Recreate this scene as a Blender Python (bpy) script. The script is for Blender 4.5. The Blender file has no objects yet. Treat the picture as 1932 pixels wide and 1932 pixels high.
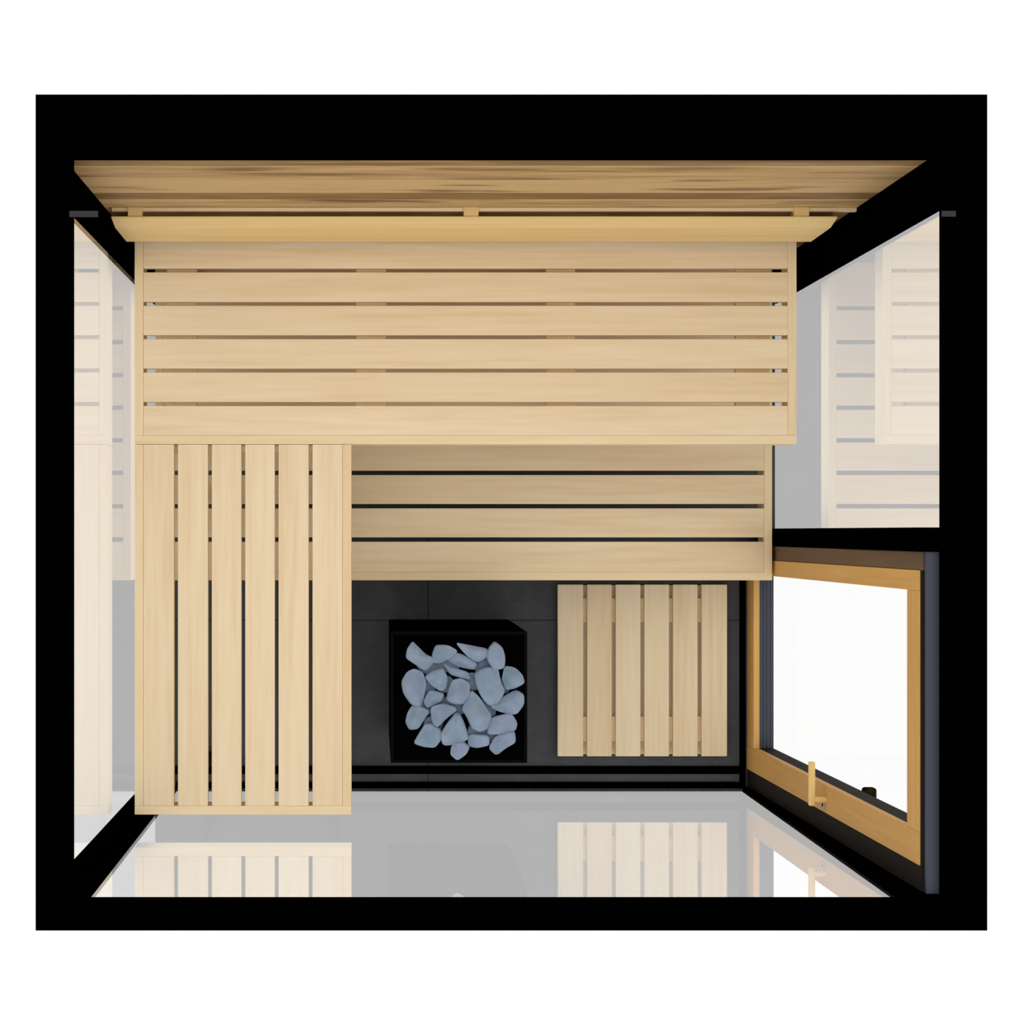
import bpy, bmesh, math, random
from mathutils import Vector, Matrix

C = bpy.context.scene.collection
SC = bpy.context.scene

# ------------------------------------------------------------------ camera
CAM_H = 6.98                     # metres above the sauna floor, looking straight down
cd = bpy.data.cameras.new('camera')
cam = bpy.data.objects.new('camera', cd)
C.objects.link(cam)
cam.location = (0, 0, CAM_H)
cam.rotation_euler = (0, 0, 0)
cd.sensor_width = 36.0
cd.lens = 68.63
cd.shift_x = 0.1320
cd.shift_y = 0.01915
cd.clip_end = 100
SC.camera = cam

# ------------------------------------------------------------------ world: white studio surround
W = bpy.data.worlds.new('world')
SC.world = W
W.use_nodes = True
bg = W.node_tree.nodes['Background']
bg.inputs['Color'].default_value = (1, 1, 1, 1)
bg.inputs['Strength'].default_value = 1.0

# ------------------------------------------------------------------ very soft overhead fill, added to brighten the lower bench and floor
sd = bpy.data.lights.new('overhead_fill', 'SUN')
sd.energy = 0.54
sd.angle = math.radians(70)
sd.color = (1.0, 0.985, 0.96)
sun = bpy.data.objects.new('overhead_fill', sd)
C.objects.link(sun)
sun.location = (0, 0, 6)
sun.rotation_euler = (math.radians(6), math.radians(4), 0)

# ------------------------------------------------------------------ exposure
SC.view_settings.view_transform = 'Standard'
SC.view_settings.look = 'None'
SC.view_settings.exposure = 0.0
SC.view_settings.gamma = 1.0
SC.view_settings.use_curve_mapping = False
SC.cycles.max_bounces = 16
SC.cycles.transparent_max_bounces = 32
SC.cycles.glossy_bounces = 8


# ================================================================== helpers
def lin(r, g, b):
    def f(c):
        c /= 255.0
        return c / 12.92 if c <= 0.04045 else ((c + 0.055) / 1.055) ** 2.4
    return (f(r), f(g), f(b), 1.0)


def new_mat(name):
    m = bpy.data.materials.new(name)
    m.use_nodes = True
    nt = m.node_tree
    return m, nt, nt.nodes['Principled BSDF']


def plain(name, col, rough=0.6, spec=0.2, metal=0.0, noise=0.0, nscale=60):
    m, nt, p = new_mat(name)
    p.inputs['Roughness'].default_value = rough
    p.inputs['Specular IOR Level'].default_value = spec
    p.inputs['Metallic'].default_value = metal
    if noise:
        tc = nt.nodes.new('ShaderNodeTexCoord')
        n = nt.nodes.new('ShaderNodeTexNoise')
        n.inputs['Scale'].default_value = nscale
        n.inputs['Detail'].default_value = 5
        r = nt.nodes.new('ShaderNodeValToRGB')
        r.color_ramp.elements[0].position = 0.3
        r.color_ramp.elements[1].position = 0.7
        r.color_ramp.elements[0].color = tuple(c * (1 - noise) for c in col[:3]) + (1,)
        r.color_ramp.elements[1].color = tuple(min(1, c * (1 + noise)) for c in col[:3]) + (1,)
        nt.links.new(tc.outputs['Object'], n.inputs['Vector'])
        nt.links.new(n.outputs['Fac'], r.inputs['Fac'])
        nt.links.new(r.outputs['Color'], p.inputs['Base Color'])
    else:
        p.inputs['Base Color'].default_value = col
    return m


def wood(name, axis, dark, mid, light, fine=70.0, coarse=9.0, stretch=0.05, tone=0.07,
         rough=0.55, spec=0.12, knots=None):
    """Board wood: streaks running along an axis, every board (attribute 'tone') with its own grain."""
    m, nt, p = new_mat(name)
    N, L = nt.nodes, nt.links
    p.inputs['Roughness'].default_value = rough
    p.inputs['Specular IOR Level'].default_value = spec
    tc = N.new('ShaderNodeTexCoord')
    at = N.new('ShaderNodeAttribute')
    at.attribute_name = 'tone'
    mp = N.new('ShaderNodeMapping')
    sc = [1, 1, 1]
    sc['XYZ'.index(axis)] = stretch
    mp.inputs['Scale'].default_value = sc
    L.new(tc.outputs['Object'], mp.inputs['Vector'])
    w = N.new('ShaderNodeMath'); w.operation = 'MULTIPLY'
    w.inputs[1].default_value = 37.0
    L.new(at.outputs['Fac'], w.inputs[0])
    n1 = N.new('ShaderNodeTexNoise'); n1.noise_dimensions = '4D'
    n1.inputs['Scale'].default_value = coarse
    n1.inputs['Detail'].default_value = 4
    n2 = N.new('ShaderNodeTexNoise'); n2.noise_dimensions = '4D'
    n2.inputs['Scale'].default_value = fine
    n2.inputs['Detail'].default_value = 3
    for n in (n1, n2):
        L.new(mp.outputs['Vector'], n.inputs['Vector'])
        L.new(w.outputs[0], n.inputs['W'])
    mx = N.new('ShaderNodeMix'); mx.data_type = 'FLOAT'
    mx.inputs['Factor'].default_value = 0.45
    L.new(n1.outputs['Fac'], mx.inputs['A'])
    L.new(n2.outputs['Fac'], mx.inputs['B'])
    ts = N.new('ShaderNodeMath'); ts.operation = 'MULTIPLY_ADD'
    ts.inputs[1].default_value = tone
    ts.inputs[2].default_value = -tone * 0.5
    L.new(at.outputs['Fac'], ts.inputs[0])
    ad = N.new('ShaderNodeMath'); ad.operation = 'ADD'
    L.new(mx.outputs['Result'], ad.inputs[0])
    L.new(ts.outputs[0], ad.inputs[1])
    r = N.new('ShaderNodeValToRGB')
    e = r.color_ramp.elements
    e[0].position = 0.33; e[0].color = dark
    e[1].position = 0.66; e[1].color = light
    k = e.new(0.5); k.color = mid
    L.new(ad.outputs[0], r.inputs['Fac'])
    out = r.outputs['Color']
    if knots:
        vm = N.new('ShaderNodeMapping')
        s2 = [9, 9, 9]
        s2['XYZ'.index(axis)] = 1.6
        vm.inputs['Scale'].default_value = s2
        L.new(tc.outputs['Object'], vm.inputs['Vector'])
        v = N.new('ShaderNodeTexNoise'); v.noise_dimensions = '4D'
        v.inputs['Scale'].default_value = 1.3
        v.inputs['Detail'].default_value = 2
        L.new(vm.outputs['Vector'], v.inputs['Vector'])
        L.new(w.outputs[0], v.inputs['W'])
        kr = N.new('ShaderNodeValToRGB')
        kr.color_ramp.elements[0].position = 0.56
        kr.color_ramp.elements[1].position = 0.74
        L.new(v.outputs['Fac'], kr.inputs['Fac'])
        km = N.new('ShaderNodeMix'); km.data_type = 'RGBA'
        L.new(kr.outputs['Color'], km.inputs['Factor'])
        L.new(out, km.inputs['A'])
        km.inputs['B'].default_value = knots
        out = km.outputs['Result']
    L.new(out, p.inputs['Base Color'])
    return m


class MB:
    """Collects solids (world coordinates) and links them as ONE mesh object."""
    def __init__(self, seed=1):
        self.bm = bmesh.new()
        self.tone = self.bm.faces.layers.float.new('tone')
        self.rnd = random.Random(seed)

    def _take(self, other, tone=None, smooth=False):
        t = self.rnd.random() if tone is None else tone
        vm = {v: self.bm.verts.new(v.co) for v in other.verts}
        for f in other.faces:
            nf = self.bm.faces.new([vm[v] for v in f.verts])
            nf[self.tone] = t
            nf.smooth = smooth
            nf.material_index = f.material_index
        other.free()

    def box(self, x0, x1, y0, y1, z0, z1, bev=0.002, tone=None, seg=2, mat=None):
        b = bmesh.new()
        bmesh.ops.create_cube(b, size=1.0)
        M = (Matrix.Translation(((x0 + x1) / 2, (y0 + y1) / 2, (z0 + z1) / 2)) @
             Matrix.Diagonal((abs(x1 - x0), abs(y1 - y0), abs(z1 - z0), 1)))
        bmesh.ops.transform(b, matrix=M, verts=b.verts)
        if bev:
            bmesh.ops.bevel(b, geom=b.edges[:], offset=bev, segments=seg, affect='EDGES', profile=0.5)
        if mat is not None:
            M.identity
            for f in b.faces:
                f.material_index = mat
        self._take(b, tone)
        return self

    def prism(self, poly, axis, a0, a1, bev=0.002, tone=None):
        """poly: points in the plane across the axis. X: (y,z), Y: (x,z), Z: (x,y)."""
        b = bmesh.new()
        def mk(p, a):
            return {'X': (a, p[0], p[1]), 'Y': (p[0], a, p[1]), 'Z': (p[0], p[1], a)}[axis]
        v0 = [b.verts.new(mk(p, a0)) for p in poly]
        v1 = [b.verts.new(mk(p, a1)) for p in poly]
        b.faces.new(v0); b.faces.new(v1)
        n = len(poly)
        for i in range(n):
            b.faces.new((v0[i], v0[(i + 1) % n], v1[(i + 1) % n], v1[i]))
        bmesh.ops.recalc_face_normals(b, faces=b.faces)
        if bev:
            bmesh.ops.bevel(b, geom=b.edges[:], offset=bev, segments=2, affect='EDGES', profile=0.5)
        self._take(b, tone)
        return self

    def cyl(self, p, q, r, seg=24, bev=0.0, r2=None):
        b = bmesh.new()
        p, q = Vector(p), Vector(q)
        bmesh.ops.create_cone(b, cap_ends=True, segments=seg, radius1=r, radius2=r if r2 is None else r2,
                              depth=(q - p).length)
        if bev:
            ed = [e for e in b.edges if any(len(f.verts) > 4 for f in e.link_faces)]
            bmesh.ops.bevel(b, geom=ed, offset=bev, segments=2, affect='EDGES', profile=0.5)
        M = Matrix.Translation((p + q) / 2) @ Vector((0, 0, 1)).rotation_difference(q - p).to_matrix().to_4x4()
        bmesh.ops.transform(b, matrix=M, verts=b.verts)
        self._take(b, smooth=False)
        return self

    def torus(self, c, axis, R, r, seg=28, sub=10):
        b = bmesh.new()
        M = Matrix.Translation(c) @ Vector((0, 0, 1)).rotation_difference(Vector(axis)).to_matrix().to_4x4()
        g = [[b.verts.new(M @ Vector(((R + r * math.cos(2 * math.pi * j / sub)) * math.cos(2 * math.pi * i / seg),
                                      (R + r * math.cos(2 * math.pi * j / sub)) * math.sin(2 * math.pi * i / seg),
                                      r * math.sin(2 * math.pi * j / sub)))) for j in range(sub)] for i in range(seg)]
        for i in range(seg):
            for j in range(sub):
                b.faces.new((g[i][j], g[(i + 1) % seg][j], g[(i + 1) % seg][(j + 1) % sub], g[i][(j + 1) % sub]))
        self._take(b, smooth=True)
        return self

    def build(self, name, mat, parent=None):
        bmesh.ops.recalc_face_normals(self.bm, faces=self.bm.faces)
        me = bpy.data.meshes.new(name)
        if parent is not None:
            bmesh.ops.translate(self.bm, vec=-base_of(parent), verts=self.bm.verts)
        self.bm.to_mesh(me)
        self.bm.free()
        for m in (mat if isinstance(mat, (list, tuple)) else [mat]):
            me.materials.append(m)
        o = bpy.data.objects.new(name, me)
        C.objects.link(o)
        if parent is not None:
            o.parent = parent
        return o


def base_of(o):
    v = Vector(o.location)
    while o.parent:
        o = o.parent
        v += o.location
    return v


def tag(o, label=None, cat=None, group=None, kind=None):
    if label: o['label'] = label
    if cat: o['category'] = cat
    if group: o['group'] = group
    if kind: o['kind'] = kind
    return o


def thing(name, loc, label, cat, group=None, kind=None):
    o = bpy.data.objects.new(name, None)
    o.empty_display_size = 0.1
    C.objects.link(o)
    o.location = loc
    return tag(o, label, cat, group, kind)


# ================================================================== materials
BLACK = plain('black_coating', (0.0003, 0.0003, 0.0003, 1), 0.9, 0.0)
GREYMETAL = plain('slate_grey_metal', lin(62, 66, 78), 0.5, 0.25)
DARKBROWN = plain('dark_brown_jamb', lin(34, 29, 26), 0.7, 0.05, noise=0.1, nscale=30)  # darker brown than the back jamb; for head, front jamb and leaf frame
BROWN = wood('brown_jamb_wood', 'Z', lin(98, 78, 60), lin(108, 86, 66), lin(116, 92, 70), spec=0.05)
STEEL = plain('grey_bracket_steel', lin(54, 54, 55), 0.7, 0.05)
STEELB = plain('bright_lock_steel', lin(178, 172, 160), 0.4, 0.4)
LEG = plain('black_steel_leg', (0.004, 0.004, 0.004, 1), 0.6, 0.1)

PALE = (lin(219, 191, 151), lin(228, 205, 168), lin(233, 214, 181))
WOODX = wood('pale_bench_wood_lengthwise', 'X', *PALE)
WOODY = wood('pale_bench_wood_crosswise', 'Y', *PALE)
WOODZ = wood('pale_bench_wood_upright', 'Z', *PALE)
FRAME = (lin(222, 193, 149), lin(229, 205, 163), lin(233, 212, 174))
FRAMEX = wood('pale_frame_wood_lengthwise', 'X', *FRAME)
FRAMEY = wood('pale_frame_wood_crosswise', 'Y', *FRAME)
BACKW = wood('golden_backrest_wood', 'X', lin(216, 180, 118), lin(224, 192, 132), lin(230, 200, 144))
CLAD = wood('knotty_brown_cladding', 'X', lin(126, 94, 56), lin(168, 134, 88), lin(194, 160, 110),
            fine=75, coarse=24, stretch=0.07, tone=0.40, knots=lin(112, 78, 48))
DOORY = wood('honey_door_wood_level', 'Y', lin(198, 150, 84), lin(208, 160, 92), lin(218, 172, 104))
DOORZ = wood('honey_door_wood_upright', 'Z', lin(198, 150, 84), lin(208, 160, 92), lin(218, 172, 104))
HANDLEW = wood('pale_handle_wood', 'Y', lin(228, 190, 118), lin(238, 204, 134), lin(242, 212, 146))


def glass_mat(name, ramp):
    m = bpy.data.materials.new(name)
    m.use_nodes = True
    nt = m.node_tree
    nt.nodes.clear()
    N, L = nt.nodes, nt.links
    out = N.new('ShaderNodeOutputMaterial')
    mx = N.new('ShaderNodeMixShader')
    tr = N.new('ShaderNodeBsdfTransparent')
    gl = N.new('ShaderNodeBsdfGlossy')
    gl.inputs['Roughness'].default_value = 0.0
    gl.inputs['Color'].default_value = (1, 1, 1, 1)
    lw = N.new('ShaderNodeLayerWeight')
    lw.inputs['Blend'].default_value = 0.5
    r = N.new('ShaderNodeValToRGB')
    e = r.color_ramp.elements
    e[0].position = ramp[0][0]; e[0].color = (ramp[0][1],) * 3 + (1,)
    e[1].position = ramp[-1][0]; e[1].color = (ramp[-1][1],) * 3 + (1,)
    for p_, v_ in ramp[1:-1]:
        e.new(p_).color = (v_,) * 3 + (1,)
    L.new(lw.outputs['Facing'], r.inputs['Fac'])
    L.new(r.outputs['Color'], mx.inputs['Fac'])
    L.new(tr.outputs[0], mx.inputs[1])
    L.new(gl.outputs[0], mx.inputs[2])
    L.new(mx.outputs[0], out.inputs['Surface'])
    return m


GLASS = glass_mat('clear_glass', [(0.0, 0.07), (0.45, 0.16), (0.68, 0.55), (1.0, 0.60)])
GLASSEDGE = glass_mat('clear_glass_back', [(0.0, 0.0), (1.0, 0.0)])
DOORGLASS = glass_mat('clear_coated_door_glass', [(0.0, 0.01), (1.0, 0.02)])


def floor_mat():
    m, nt, p = new_mat('dark_slate_tiles')
    N, L = nt.nodes, nt.links
    tc = N.new('ShaderNodeTexCoord')
    n1 = N.new('ShaderNodeTexNoise')
    n1.inputs['Scale'].default_value = 9
    n1.inputs['Detail'].default_value = 8
    n1.inputs['Roughness'].default_value = 0.65
    L.new(tc.outputs['Object'], n1.inputs['Vector'])
    n2 = N.new('ShaderNodeTexNoise')
    n2.inputs['Scale'].default_value = 160
    n2.inputs['Detail'].default_value = 3
    L.new(tc.outputs['Object'], n2.inputs['Vector'])
    mx = N.new('ShaderNodeMix'); mx.data_type = 'FLOAT'
    mx.inputs['Factor'].default_value = 0.4
    L.new(n1.outputs['Fac'], mx.inputs['A'])
    L.new(n2.outputs['Fac'], mx.inputs['B'])
    r = N.new('ShaderNodeValToRGB')
    r.color_ramp.elements[0].position = 0.3
    r.color_ramp.elements[1].position = 0.7
    r.color_ramp.elements[0].color = lin(58, 60, 62)
    r.color_ramp.elements[1].color = lin(80, 82, 84)
    L.new(mx.outputs['Result'], r.inputs['Fac'])
    L.new(r.outputs['Color'], p.inputs['Base Color'])
    p.inputs['Roughness'].default_value = 0.6
    p.inputs['Specular IOR Level'].default_value = 0.12
    b = N.new('ShaderNodeBump')
    b.inputs['Strength'].default_value = 0.15
    b.inputs['Distance'].default_value = 0.004
    L.new(n2.outputs['Fac'], b.inputs['Height'])
    L.new(b.outputs['Normal'], p.inputs['Normal'])
    return m


SLATE = floor_mat()
GROUT = plain('dark_grout', lin(48, 50, 52), 0.9, 0.0)


def stone_mat():
    m, nt, p = new_mat('pale_blue_grey_stone')
    N, L = nt.nodes, nt.links
    tc = N.new('ShaderNodeTexCoord')
    oi = N.new('ShaderNodeObjectInfo')
    n = N.new('ShaderNodeTexNoise'); n.noise_dimensions = '4D'
    n.inputs['Scale'].default_value = 22
    n.inputs['Detail'].default_value = 6
    L.new(tc.outputs['Object'], n.inputs['Vector'])
    w = N.new('ShaderNodeMath'); w.operation = 'MULTIPLY'; w.inputs[1].default_value = 20
    L.new(oi.outputs['Random'], w.inputs[0])
    L.new(w.outputs[0], n.inputs['W'])
    r = N.new('ShaderNodeValToRGB')
    e = r.color_ramp.elements
    e[0].position = 0.25; e[0].color = lin(104, 128, 144)
    e[1].position = 0.75; e[1].color = lin(146, 160, 174)
    L.new(n.outputs['Fac'], r.inputs['Fac'])
    h = N.new('ShaderNodeMix'); h.data_type = 'RGBA'
    h.inputs['B'].default_value = lin(136, 146, 172)
    s = N.new('ShaderNodeMath'); s.operation = 'MULTIPLY'; s.inputs[1].default_value = 0.6
    L.new(oi.outputs['Random'], s.inputs[0])
    L.new(s.outputs[0], h.inputs['Factor'])
    L.new(r.outputs['Color'], h.inputs['A'])
    L.new(h.outputs['Result'], p.inputs['Base Color'])
    p.inputs['Roughness'].default_value = 0.75
    p.inputs['Specular IOR Level'].default_value = 0.15
    return m


STONE = stone_mat()

# ================================================================== structure (back = +Y, front = -Y)
TOP = 2.10                                   # top of the cabin frame
XL, XR = -0.7825, 1.4176                     # inner glass planes left and right
YB, YF = 0.9315, -0.9172                     # cladding face, front glass plane

# floor slab with tiles 0.6 m, joints at x = 0.184 and y = -0.3165
mb = MB(3)
mb.box(XL - 0.01, 1.405, -0.929, YB + 0.011, -0.06, -0.0015, 0, mat=1)
J = 0.0014
xs = [XL - 0.01, 0.184, 1.384, 1.405]
ys = [-0.929, -0.9165, -0.3165, 0.2835, 0.8835, YB + 0.011]
for i in range(3):
    for j in range(5):
        mb.box(xs[i] + (J if i else 0), xs[i + 1] - J, ys[j] + J, ys[j + 1] - J, -0.006, 0.0, 0.0012, seg=1, mat=0)
mb.box(1.4055, XR + 0.006, 0.0, YB + 0.011, -0.06, 0.0, 0.001, mat=0)
floor = tag(mb.build('floor', [SLATE, GROUT]), 'dark slate tiled floor under the wooden benches', 'floor', kind='structure')

# back wall: black body with horizontal wood cladding on its inside
wb = MB().box(-0.8533, 1.5264, YB + 0.012, 1.080, -0.06, TOP - 0.02, 0.002).build('wall_back', BLACK)
tag(wb, 'black back wall clad inside with horizontal brown boards', 'wall', kind='structure')
mb = MB(11)
n, pitch = 21, 0.1005
for i in range(n):
    z0 = i * pitch
    mb.box(XL, 1.381, YB, YB + 0.012, z0 + 0.0008, min(z0 + pitch - 0.0008, TOP - 0.021), 0.0015)
mb.build('wood_cladding', CLAD, wb)

# flat black frame closing the top of the walls
mb = MB()
Z0 = TOP - 0.02
mb.box(-0.8533, 1.5264, YB, 1.0931, Z0, TOP, 0.0015)
mb.box(-0.8533, 1.5264, -0.9977, -0.9169, Z0, TOP, 0.0015)
mb.box(-0.8533, -0.7592, -0.9177, YB + 0.001, Z0, TOP, 0.0015)
mb.box(1.4112, 1.5264, -0.9177, YB + 0.001, Z0, TOP, 0.0015)
tag(mb.build('trim_1', BLACK), 'flat black frame running around the open top of the cabin', 'frame', kind='structure')

# corner posts and mullion
def post(n, lab, *b):
    tag(MB().box(*b, 0.0015).build(n, BLACK), lab, 'post', kind='structure')
post('trim_2', 'black corner post between left glass and wooden back wall', -0.797, XL, 0.811, YB + 0.011, 0, Z0)
tag(MB().prism([(-0.797, -0.8620), (XL, -0.8620), (XL, YF), (-0.7168, YF), (-0.7168, -0.931), (-0.797, -0.931)],
               'Z', 0, Z0, 0.001).build('trim_3', BLACK),
    'black corner post between left glass and front glass', 'post', kind='structure')
post('trim_4', 'black corner post between right glass and wooden back wall', 1.381, 1.432, 0.815, YB + 0.011, 0, Z0)
post('trim_5', 'black post between right glass pane and the door', 1.355, 1.432, -0.050, 0.0106, 0, Z0)
post('trim_6', 'black corner post between front glass and the door', 1.3065, 1.432, -0.931, -0.912, 0, Z0)

def pane(name, lab, x0, x1, y0, y1, z0, z1, inner):
    mb = MB().box(x0, x1, y0, y1, z0, z1, 0)
    o = mb.build(name, [GLASS, GLASSEDGE])
    for f in o.data.polygons:
        f.material_index = 0 if f.normal.dot(Vector(inner)) > 0.9 else 1
    tag(o, lab, 'window', kind='structure')
pane('window_1', 'tall clear glass pane forming the left wall', XL - 0.006, XL, -0.8620, 0.811, 0, Z0, (1, 0, 0))
pane('window_2', 'wide clear glass pane forming the front wall', -0.7168, 1.3065, YF - 0.006, YF, 0, Z0, (0, 1, 0))
pane('window_3', 'clear glass pane in the right wall beside the door', XR, XR + 0.006, 0.0106, 0.815, 0, Z0, (-1, 0, 0))

# floor strips under the front glass and the door
mb = MB().box(XL, 1.2955, -0.866, -0.8377, 0.0, 0.006, 0.001).box(-0.7168, 1.2955, -0.9170, -0.8945, 0.0, 0.006, 0.001)
tag(mb.build('baseboard_front', BLACK), 'pair of black floor strips along the front glass', 'floor trim', kind='structure')
mb = MB().box(1.296, 1.318, -0.9115, -0.052, 0.0, 0.005, 0.001).box(1.2957, 1.3063, -0.9170, -0.9117, 0.0, 0.005, 0)
tag(mb.build('baseboard_right', BLACK), 'black floor strip along the foot of the door', 'floor trim', kind='structure')

# ------------------------------------------------------------------ door in the right wall
TH = math.radians(1.52)
door = thing('door_1', (1.321, -0.47, 0.0), 'glazed door in right wall with honey wood frame inside and black outside', 'door', kind='structure')
def dbox(m, x0, x1, y0, y1, z0, z1, bev=0.0015):      # x from the inner face of the leaf
    return m.box(1.321 + x0, 1.321 + x1, y0, y1, z0, z1, bev)
def local(o, lab=None):
    if lab: o['label'] = lab
    return o
YA, YBk = -0.847, -0.098                               # leaf edges
ZT = 2.03
# inner wooden facing, four members
dbox(MB(1), 0, 0.022, YA, -0.763, 0.008, ZT).build('door_stile', DOORZ, door)
dbox(MB(2), 0, 0.022, -0.150, YBk, 0.008, ZT).build('door_stile', DOORZ, door)
dbox(MB(3), 0.0006, 0.022, -0.763, -0.150, ZT - 0.105, ZT - 0.0006).build('door_rail', DOORY, door)
dbox(MB(4), 0.0006, 0.022, -0.763, -0.150, 0.008, 0.115).build('door_rail', DOORY, door)
# outer metal frame of the leaf
m = MB()
dbox(m, 0.022, 0.074, YA, -0.763, 0.008, ZT)
dbox(m, 0.022, 0.074, -0.150, YBk, 0.008, ZT)
dbox(m, 0.022, 0.074, -0.763, -0.150, ZT - 0.105, ZT)
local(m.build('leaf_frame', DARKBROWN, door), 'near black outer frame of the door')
m = MB()
for i in range(4):
    dbox(m, 0.022 + i * 0.013, 0.034 + i * 0.013, -0.763, -0.150, 0.008, 0.113 - 0.002 * (i % 2))
local(m.build('threshold', GREYMETAL, door), 'slate grey grooved metal sill')
dbox(MB(), 0.044, 0.050, -0.763, -0.150, 0.113, ZT - 0.105, 0).build('door_pane', DOORGLASS, door)
# jambs
local(dbox(MB(), 0.003, 0.06, -0.0975, -0.0505, 0, 2.048).build('jamb', BROWN, door), 'brown jamb beside the glass wall')
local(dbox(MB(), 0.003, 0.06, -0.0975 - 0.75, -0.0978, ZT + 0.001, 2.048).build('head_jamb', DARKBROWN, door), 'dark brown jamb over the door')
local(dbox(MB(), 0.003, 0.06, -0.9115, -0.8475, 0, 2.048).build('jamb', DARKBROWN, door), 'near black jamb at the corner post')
# wooden lever inside
m = MB(5)
dbox(m, -0.052, -0.034, -0.824, -0.692, 1.100, 1.120, 0.004)
h = m.build('lever_handle', HANDLEW, door)
m = MB(5)
m.cyl((1.321 - 0.036, -0.806, 1.110), (1.321 + 0.004, -0.806, 1.110), 0.009, 20)
m.build('spindle', HANDLEW, h)
m = MB()
m.torus((1.321 - 0.002, -0.823, 1.085), (1, 0, 0), 0.012, 0.0032)
m.cyl((1.321 - 0.003, -0.823, 1.085), (1.321 + 0.001, -0.823, 1.085), 0.012, 20)
lk = local(m.build('lock_rosette', STEELB, door), 'small grey lock ring on the wood')
MB().cyl((1.321 - 0.0045, -0.826, 1.083), (1.321 - 0.002, -0.826, 1.083), 0.0055, 14).build('keyhole', BLACK, lk)
m = MB()
dbox(m, 0.090, 0.130, -0.850, -0.760, 1.166, 1.200, 0.008)
h = m.build('outer_lever', BLACK, door)
m = MB().cyl((1.321 + 0.072, -0.815, 1.184), (1.321 + 0.102, -0.815, 1.184), 0.011, 20)
m.build('spindle', BLACK, h)
door.rotation_euler = (0, TH, 0)

# grey metal head over the door, under the top frame
tag(MB().box(1.3825, 1.440, -0.9115, -0.0505, 2.051, 2.071, 0.0015).build('trim_7', GREYMETAL),
    'slate grey metal head strip over the door', 'door head', kind='structure')

# ================================================================== benches
UZ, LZ = 1.0, 0.446                        # seat heights: upper level and step
ST = 0.026                                 # slat thickness


def slats_x(mb, x0, x1, edges, z):
    """edges: list of (y0, y1) of each slat."""
    for a, b in edges:
        mb.box(x0, x1, a, b, z - ST, z, 0.0018)


def leg(parent, x, y, z0, z1, r=0.018):
    MB().box(x - r, x + r, y - r, y + r, z0, z1, 0.002).build('leg', LEG, parent)


# --- upper long bench along the back wall
bx0, bx1, by0, by1 = -0.742, 1.286, 0.268, 0.900
T = 0.027
b1 = thing('sauna_bench', ((bx0 + bx1) / 2, (by0 + by1) / 2, 0), 'long upper slatted bench of pale wood along the back wall', 'bench')
g = 0.0118
cent = [0.8004, 0.6981, 0.5959, 0.4936, 0.3913]
ed, hi = [], by1 - 0.002
for c in cent:
    ed.append((c + g / 2, hi)); hi = c - g / 2
ed.append((by0 + T, hi))
m = MB(21); slats_x(m, bx0 + T, bx1 - T, ed, UZ); m.build('slatted_seat', WOODX, b1)
m = MB(22)
m.box(bx0, bx1, by0, by0 + T - 0.0001, UZ - 0.094, UZ, 0.0012)
m.build('front_board', FRAMEX, b1)
for x in (bx0, bx1 - T):
    MB(int(x * 10) + 30).box(x, x + T - 0.0003, by0 + T, by1, UZ - 0.094, UZ + 0.0003, 0.0012).build('side_board', FRAMEY, b1)
MB(24).box(bx0 + T, bx1 - T, by1 - 0.024, by1, UZ - 0.094, UZ - ST - 0.0005, 0.002).build('back_board', FRAMEX, b1)
for xa, xb in ((-0.646, -0.554), (-0.063, 0.028), (0.521, 0.610), (1.104, 1.208)):
    MB(int(xa * 10) + 40).box(xa, xb, by0 + T, by1 - 0.0245, UZ - ST - 0.03, UZ - ST - 0.0004, 0.0015).build('cross_batten', FRAMEY, b1)
for x in (-0.630, 0.595):
    leg(b1, x, 0.34, LZ + 0.001, UZ - ST - 0.0305)
    leg(b1, x, 0.84, LZ + 0.001, UZ - ST - 0.0305)

# --- upper short bench along the left glass
cx0, cx1, cy0, cy1 = -0.742, -0.078, -0.867, 0.2672
b2 = thing('sauna_bench', ((cx0 + cx1) / 2, (cy0 + cy1) / 2, 0), 'upper slatted bench with lengthwise slats beside the left glass wall', 'bench')
b2.name = 'sauna_bench'
g = 0.0118
m = MB(51)
lo = cx0 + T
for c in (-0.6154, -0.5115, -0.4092, -0.3069, -0.2030):
    m.box(lo, c - g / 2, cy0 + T, cy1, UZ - ST, UZ, 0.0018); lo = c + g / 2
m.box(lo, cx1 - T, cy0 + T, cy1, UZ - ST, UZ, 0.0018)
m.build('slatted_seat', WOODY, b2)
MB(52).box(cx0, cx1, cy0, cy0 + T - 0.0001, UZ - 0.094, UZ, 0.0012).build('front_board', FRAMEX, b2)
for x in (cx0, cx1 - T):
    MB(int(x * 10) + 60).box(x + 0.0003, x + T - 0.0003, cy0 + T, cy1, UZ - 0.094, UZ + 0.0003, 0.0012).build('side_board', FRAMEY, b2)
MB(53).box(cx0 + T, cx1 - T, cy1 - 0.022, cy1, UZ - 0.094, UZ - ST - 0.0005, 0.002).build('back_board', FRAMEX, b2)
leg(b2, -0.150, -0.80, 0.0, UZ - ST, 0.016)
leg(b2, -0.592, -0.80, 0.0, UZ - ST, 0.014)
leg(b2, -0.150, 0.12, LZ + 0.001, UZ - ST, 0.016)
leg(b2, -0.592, 0.12, LZ + 0.001, UZ - ST, 0.014)

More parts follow.
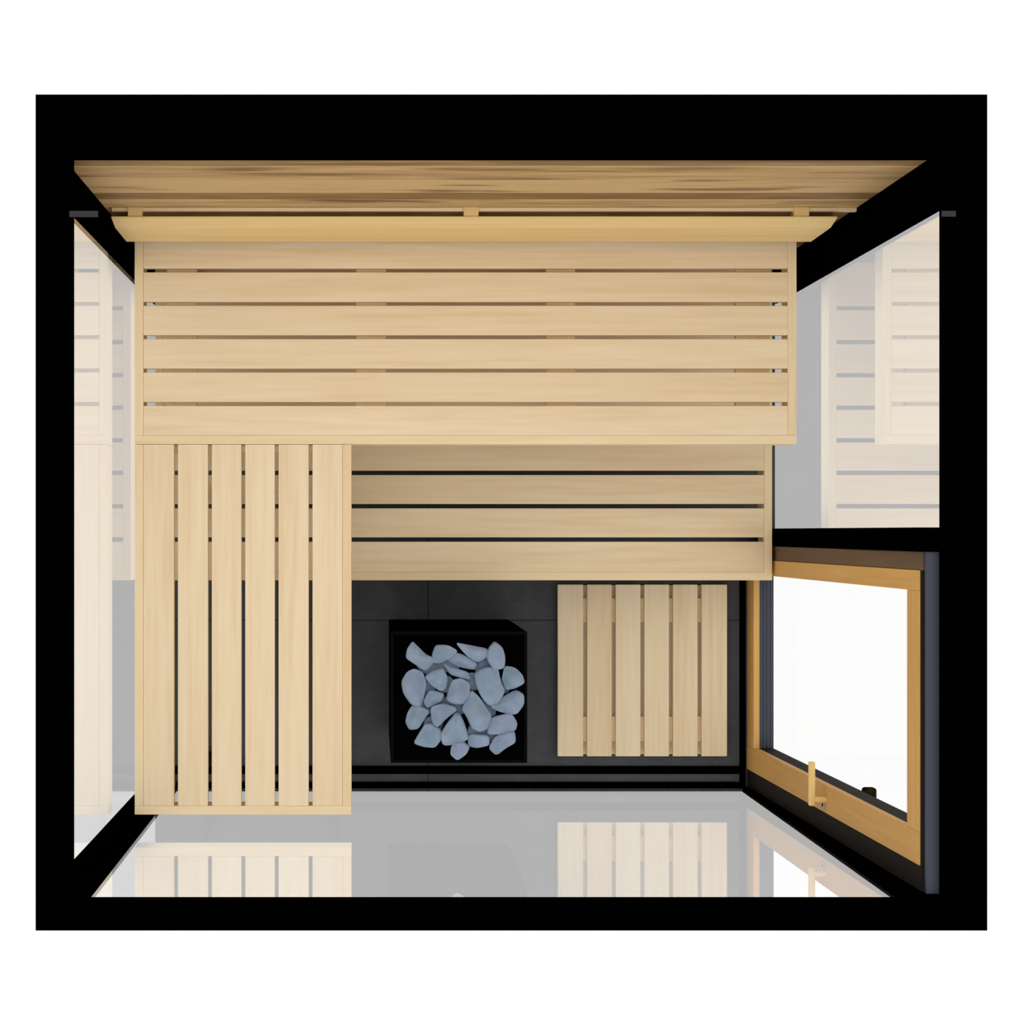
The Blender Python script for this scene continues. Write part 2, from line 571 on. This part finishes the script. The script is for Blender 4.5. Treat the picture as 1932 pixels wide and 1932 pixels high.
# --- lower step bench, running under the two upper ones
lx0, lx1, ly0, ly1 = -0.742, 1.3235, -0.163, 0.900
b3 = thing('step_bench', ((lx0 + lx1) / 2, (ly0 + ly1) / 2, 0), 'lower slatted step bench of pale wood in front of the long upper bench', 'bench')
g = 0.0145
cents = [-0.0266, 0.0852, 0.1969, 0.3060, 0.4151, 0.5242, 0.6351, 0.7486]
ed, lo = [], ly0 + T
for c in cents:
    ed.append((lo, c - g / 2)); lo = c + g / 2
ed.append((lo, ly1))
m = MB(71); slats_x(m, lx0 + T, lx1 - T, ed, LZ); m.build('slatted_seat', WOODX, b3)
MB(72).box(lx0, lx1, ly0, ly0 + T - 0.0001, LZ - 0.110, LZ, 0.0012).build('front_board', FRAMEX, b3)
for x in (lx0, lx1 - T):
    MB(int(x * 10) + 80).box(x, x + T - 0.0003, ly0 + T, ly1, LZ - 0.110, LZ + 0.0003, 0.0012).build('side_board', FRAMEY, b3)
for x in (-0.60, 1.27):
    leg(b3, x, -0.10, 0.0, LZ - ST)
    leg(b3, x, 0.84, 0.0, LZ - ST)

# --- backrest on the back wall
rx0, rx1 = -0.762, 1.321
br = thing('backrest', (0.28, 0.905, 1.06), 'golden wooden backrest board fixed along the back wall above the long bench', 'backrest')
m = MB(91)
m.prism([(0.881, 1.045), (0.8835, 1.300), (0.9025, 1.300), (0.9000, 1.045)], 'X', rx0, rx1, 0.002)
m.build('back_board', BACKW, br)
m = MB(92)
m.prism([(0.8835, 1.3008), (0.9000, 1.382), (0.9045, 1.382), (0.9045, 1.3008)], 'X', rx0, rx1, 0.0015)
m.build('sloping_cap', BACKW, br)
for xa, xb in ((-0.7146, -0.6735), (0.2494, 0.2919), (1.1966, 1.2407)):
    MB(int(xa * 10) + 95).box(xa, xb, 0.9048, 0.9312, 1.06, 1.379, 0.001).build('batten', BACKW, br)
MB(98).box(rx0, rx1, 0.9052, 0.9312, 1.285, 1.325, 0.001).build('added_gap_board', CLAD, br)  # added board that catches light, so the gap behind the backrest reads brown
MB(97).box(rx0, 1.379, 0.9205, 0.9312, 1.352, 1.372, 0.001).build('wall_rail', FRAMEX, br)

# ================================================================== floor duckboard
dx0, dx1, dy0, dy1 = 0.643, 1.2456, -0.799, -0.188
dk = thing('duckboard', ((dx0 + dx1) / 2, (dy0 + dy1) / 2, 0), 'square slatted floor mat of pale wood lying between stove and door', 'floor mat')
g = 0.0135
m = MB(101)
lo = dx0
for c in (0.7405, 0.8423, 0.9441, 1.0458, 1.1476):
    m.box(lo, c - g / 2, dy0, dy1, 0.020, 0.040, 0.0025); lo = c + g / 2
m.box(lo, dx1, dy0, dy1, 0.020, 0.040, 0.0025)
m.build('slats', WOODY, dk)
MB(105).box(dx0 + 0.012, dx1 - 0.012, dy0 + 0.004, dy1 - 0.004, 0.0, 0.004, 0.001).build('added_slot_backing', WOODY, dk)  # invented sheet, added to turn the black slots between the slats brown
for ya, yb in ((-0.324, -0.2365), (-0.748, -0.658)):
    MB(int(ya * 10) + 110).box(dx0 + 0.01, dx1 - 0.01, ya, yb, 0.0042, 0.0198, 0.0015).build('cross_batten', FRAMEX, dk)

# ================================================================== stove
sx0, sx1, sy0, sy1, sz = 0.043, 0.4696, -0.7226, -0.3125, 0.886
stove = thing('sauna_stove', ((sx0 + sx1) / 2, (sy0 + sy1) / 2, 0), 'square black sauna stove filled with pale stones, standing on the floor', 'stove')
m = MB()
w = 0.03
m.box(sx0, sx1, sy1 - w, sy1, 0.03, sz - 0.012, 0.003).box(sx0, sx1, sy0, sy0 + w, 0.03, sz - 0.012, 0.003)
m.box(sx0, sx0 + w, sy0 + w, sy1 - w, 0.03, sz - 0.012, 0.001).box(sx1 - w, sx1, sy0 + w, sy1 - w, 0.03, sz - 0.012, 0.001)
m.box(sx0 + w, sx1 - w, sy0 + w, sy1 - w, 0.03, 0.09, 0.001)
STOVE = plain('black_stove_steel', (0.0008, 0.0008, 0.0008, 1), 0.8, 0.0)
RIM = plain('black_stove_rim', (0.0022, 0.0022, 0.0023, 1), 0.6, 0.02)
m.build('body', STOVE, stove)
m = MB()
t = 0.010
m.box(sx0, sx1, sy1 - t, sy1, sz - 0.012, sz, 0.0025).box(sx0, sx1, sy0, sy0 + t, sz - 0.012, sz, 0.0025)
m.box(sx0, sx0 + t, sy0 + t, sy1 - t, sz - 0.012, sz, 0.0015).box(sx1 - t, sx1, sy0 + t, sy1 - t, sz - 0.012, sz, 0.0015)
m.build('top_rim', RIM, stove)
TRAY = sz - 0.003
m = MB()
m.box(sx0 + t, sx1 - t, sy0 + t, sy1 - t, sz - 0.011, TRAY, 0.0005)
m.build('stone_tray', STOVE, stove)
for x in (sx0 + 0.03, sx1 - 0.03):
    for y in (sy0 + 0.03, sy1 - 0.03):
        MB().cyl((x, y, 0), (x, y, 0.031), 0.015, 16).build('foot', STOVE, stove)

# stones: (outline in metres on the stove top, thickness, lift, label)
def st(pts):
    """outline measured on an enlargement of the stove top, 6.44 units per picture unit"""
    k = 6.06 / 3683.0
    return [((730 + a / 6.44 - 711) * k, (1003 - 1150 - b / 6.44) * k) for a, b in pts]


STONES = [
 ([(320,400),(390,470),(470,550),(545,580),(560,640),(470,740),(350,660),(245,590),(260,490)], .034, .012, 'pointed stone at the back left corner of the stove'),
 ([(600,440),(740,445),(850,510),(760,590),(640,650),(560,640),(560,540)], .030, .006, 'bluish stone second from the left in the back row of stones'),
 ([(850,410),(1000,440),(1220,480),(1235,560),(1100,640),(980,560)], .034, .014, 'long slanting stone in the middle of the back row of stones'),
 ([(740,620),(830,530),(960,570),(1095,655),(1060,730),(900,700)], .028, .000, 'flat grey stone wedged under the long slanting stone at the back'),
 ([(1310,400),(1400,470),(1430,580),(1420,700),(1300,725),(1220,600),(1240,480)], .036, .020, 'upright oval stone at the back right of the stove'),
 ([(330,740),(430,780),(465,900),(440,1060),(400,1170),(300,1140),(210,1010),(190,880),(250,780)], .040, .012, 'large egg shaped stone on the left edge of the pile'),
 ([(470,820),(560,750),(680,720),(730,830),(710,950),(650,985),(540,910)], .036, .016, 'triangular stone right of the large egg shaped one'),
 ([(700,660),(800,710),(980,760),(1010,850),(900,830),(770,790)], .028, .008, 'thin sliver stone above the square stone in the middle'),
 ([(1080,780),(1200,720),(1340,720),(1370,880),(1420,980),(1350,1110),(1240,1150),(1150,1040),(1090,900)], .046, .022, 'biggest pale stone, right of the middle of the pile'),
 ([(1440,700),(1560,720),(1640,800),(1665,890),(1560,950),(1450,970),(1410,850)], .034, .010, 'notched stone on the right edge below the upright oval one'),
 ([(1560,990),(1650,1040),(1655,1150),(1570,1270),(1400,1240),(1270,1180),(1400,1080)], .036, .008, 'wide stone on the right edge tucked under the biggest stone'),
 ([(800,870),(900,850),(1000,910),(990,1040),(920,1140),(800,1130),(730,1090),(760,970)], .038, .018, 'squarish stone in the very middle of the pile'),
 ([(520,990),(600,1000),(690,1030),(660,1110),(560,1160),(500,1190),(450,1120)], .030, .006, 'small stone between the egg shaped and the squarish stone'),
 ([(1030,1000),(1120,1080),(1200,1200),(1260,1290),(1220,1430),(1130,1470),(1035,1430),(975,1290),(920,1215)], .044, .020, 'kite shaped stone with a sharp tip right of the middle'),
 ([(310,1180),(400,1190),(510,1240),(450,1330),(380,1440),(280,1450),(235,1360),(260,1260)], .034, .010, 'slanted stone on the left edge below the egg shaped one'),
 ([(540,1190),(680,1150),(820,1190),(835,1235),(725,1315),(620,1420),(560,1370)], .038, .016, 'angular stone just below the small stone left of the middle'),
 ([(470,1400),(560,1400),(650,1470),(650,1580),(580,1670),(450,1660),(340,1620),(390,1530)], .032, .008, 'darker stone at the front left corner of the pile'),
 ([(840,1260),(895,1300),(945,1420),(980,1560),(900,1610),(700,1640),(660,1520),(730,1400)], .042, .016, 'large domed stone in the middle of the front row'),
 ([(800,1640),(930,1610),(1000,1680),(960,1760),(860,1830),(780,1760)], .030, .006, 'small round stone nearest the front edge of the stove'),
 ([(1000,1520),(1230,1530),(1240,1650),(1100,1680),(1000,1660)], .030, .006, 'small brick shaped stone in the front row'),
 ([(1280,1320),(1500,1270),(1570,1380),(1550,1470),(1400,1510),(1230,1510),(1250,1400)], .036, .010, 'broad stone on the right edge beside the kite shaped one'),
 ([(1330,1540),(1540,1480),(1555,1620),(1450,1680),(1340,1765),(1250,1680)], .032, .006, 'wedge shaped stone at the front right corner of the pile'),
]
def blob(cx, cy, r, k):
    return [(cx + r * (1 + .22 * math.sin(k * 1.7 + i * 2.3)) * math.cos(i * 1.0472 + k),
             cy + r * (1 + .22 * math.cos(k * 2.1 + i * 1.9)) * math.sin(i * 1.0472 + k)) for i in range(6)]


# lower layer, showing only in the gaps
UNDER = [
 (520, 690, 105, 'mostly hidden stone under the pointed stone at the back left'),
 (760, 660, 100, 'mostly hidden stone behind the thin sliver stone'),
 (1150, 665, 95, 'mostly hidden stone between the slanting stone and the upright oval one'),
 (470, 960, 100, 'mostly hidden stone below the triangular stone'),
 (720, 920, 95, 'mostly hidden stone between the triangular and the squarish stone'),
 (1040, 890, 95, 'mostly hidden stone between the squarish and the biggest stone'),
 (430, 1200, 100, 'mostly hidden stone below the egg shaped stone'),
 (870, 1190, 95, 'mostly hidden stone below the squarish stone'),
 (1220, 1200, 100, 'mostly hidden stone between the biggest and the kite shaped stone'),
 (1400, 940, 90, 'mostly hidden stone beside the notched stone'),
 (560, 1410, 105, 'mostly hidden stone behind the darker stone at the front left'),
 (690, 1180, 90, 'mostly hidden stone behind the angular stone'),
 (1110, 1490, 110, 'mostly hidden stone behind the small brick shaped stone'),
 (1270, 1500, 100, 'mostly hidden stone behind the wedge shaped stone'),
]
ALL = [(blob(x, y, r * 1.3, i), .030, -.012, lab, 1) for i, (x, y, r, lab) in enumerate(UNDER)] + [a + (0,) for a in STONES]
rnd = random.Random(7)


def smooth_outline(pts, it=1):
    for _ in range(it):
        q = []
        n = len(pts)
        for i in range(n):
            a, b = pts[i], pts[(i + 1) % n]
            q.append((a[0] * .83 + b[0] * .17, a[1] * .83 + b[1] * .17))
            q.append((a[0] * .17 + b[0] * .83, a[1] * .17 + b[1] * .83))
        pts = q
    return pts


for poly, th, lift, lab, low in ALL:
    base = st(poly)
    cx = sum(p[0] for p in base) / len(base)
    cy = sum(p[1] for p in base) / len(base)
    out = smooth_outline(base, 2)
    base_scale = 1.09
    bm = bmesh.new()
    zb = TRAY + (0.001 if low else 0.013)
    zt = zb + 0.004 + th * 0.6 + lift
    ax, ay = rnd.uniform(-.32, .32), rnd.uniform(-.32, .32)
    cd_ = math.hypot(cx - 0.256, cy + 0.517)
    rings = [(0.92, zb), (1.02, zb + (zt - zb) * .25), (1.03, zb + (zt - zb) * .50), (0.985, zb + (zt - zb) * .76),
             (0.90, zb + (zt - zb) * .92), (0.74, zb + (zt - zb) * .985), (0.58, zt), (0.40, zt), (0.20, zt)]
    rad = max(math.hypot(p[0] - cx, p[1] - cy) for p in base)
    a0 = rnd.uniform(0, 6.28)
    cuts = [(math.cos(a0 + k), math.sin(a0 + k), rnd.uniform(.30, .60)) for k in (0, 2.2 + rnd.random(), 4.3)]
    R = []
    for s, z in rings:
        tl = max(0.0, (z - zb) / (zt - zb) - 0.5) * 2
        row = []
        for px, py in out:
            x, y = (px - cx) * s * base_scale, (py - cy) * s * base_scale
            z = min([z] + [max(zb + (zt - zb) * .45, zt + 0.001 + s_ * (0.22 * rad - (ux * x + uy * y))) for ux, uy, s_ in cuts]) if z > zb + (zt - zb) * .7 else z
            row.append(bm.verts.new((x, y, z - zb + tl * (ax * x + ay * y) + rnd.uniform(-.0008, .0008))))
        R.append(row)
    n = len(out)
    for a in range(len(R) - 1):
        for i in range(n):
            bm.faces.new((R[a][i], R[a][(i + 1) % n], R[a + 1][(i + 1) % n], R[a + 1][i]))
    bm.faces.new(R[0][::-1])
    top = bm.verts.new((0, 0, zt - zb + 0.002))
    for i in range(n):
        bm.faces.new((R[-1][i], R[-1][(i + 1) % n], top))
    bmesh.ops.recalc_face_normals(bm, faces=bm.faces)
    for f in bm.faces:
        f.smooth = True
    me = bpy.data.meshes.new('sauna_stone')
    bm.to_mesh(me); bm.free()
    me.materials.append(STONE)
    o = bpy.data.objects.new('sauna_stone', me)
    C.objects.link(o)
    o.location = (cx, cy, zb)
    tag(o, lab, 'stone', 'pale stones heaped on the stove')

# ================================================================== small grey brackets on the top frame
m = MB().box(-0.7685, -0.6965, 0.786, 0.8015, TOP - 0.0005, TOP + 0.003, 0.001)
tag(m.build('bracket', STEEL), 'small grey metal strip on the left side of the black top frame', 'bracket')
m = MB().box(1.4112, 1.4470, 0.787, 0.8015, TOP - 0.0005, TOP + 0.003, 0.001)
tag(m.build('bracket', STEEL), 'small grey metal strip on the right side of the black top frame', 'bracket')
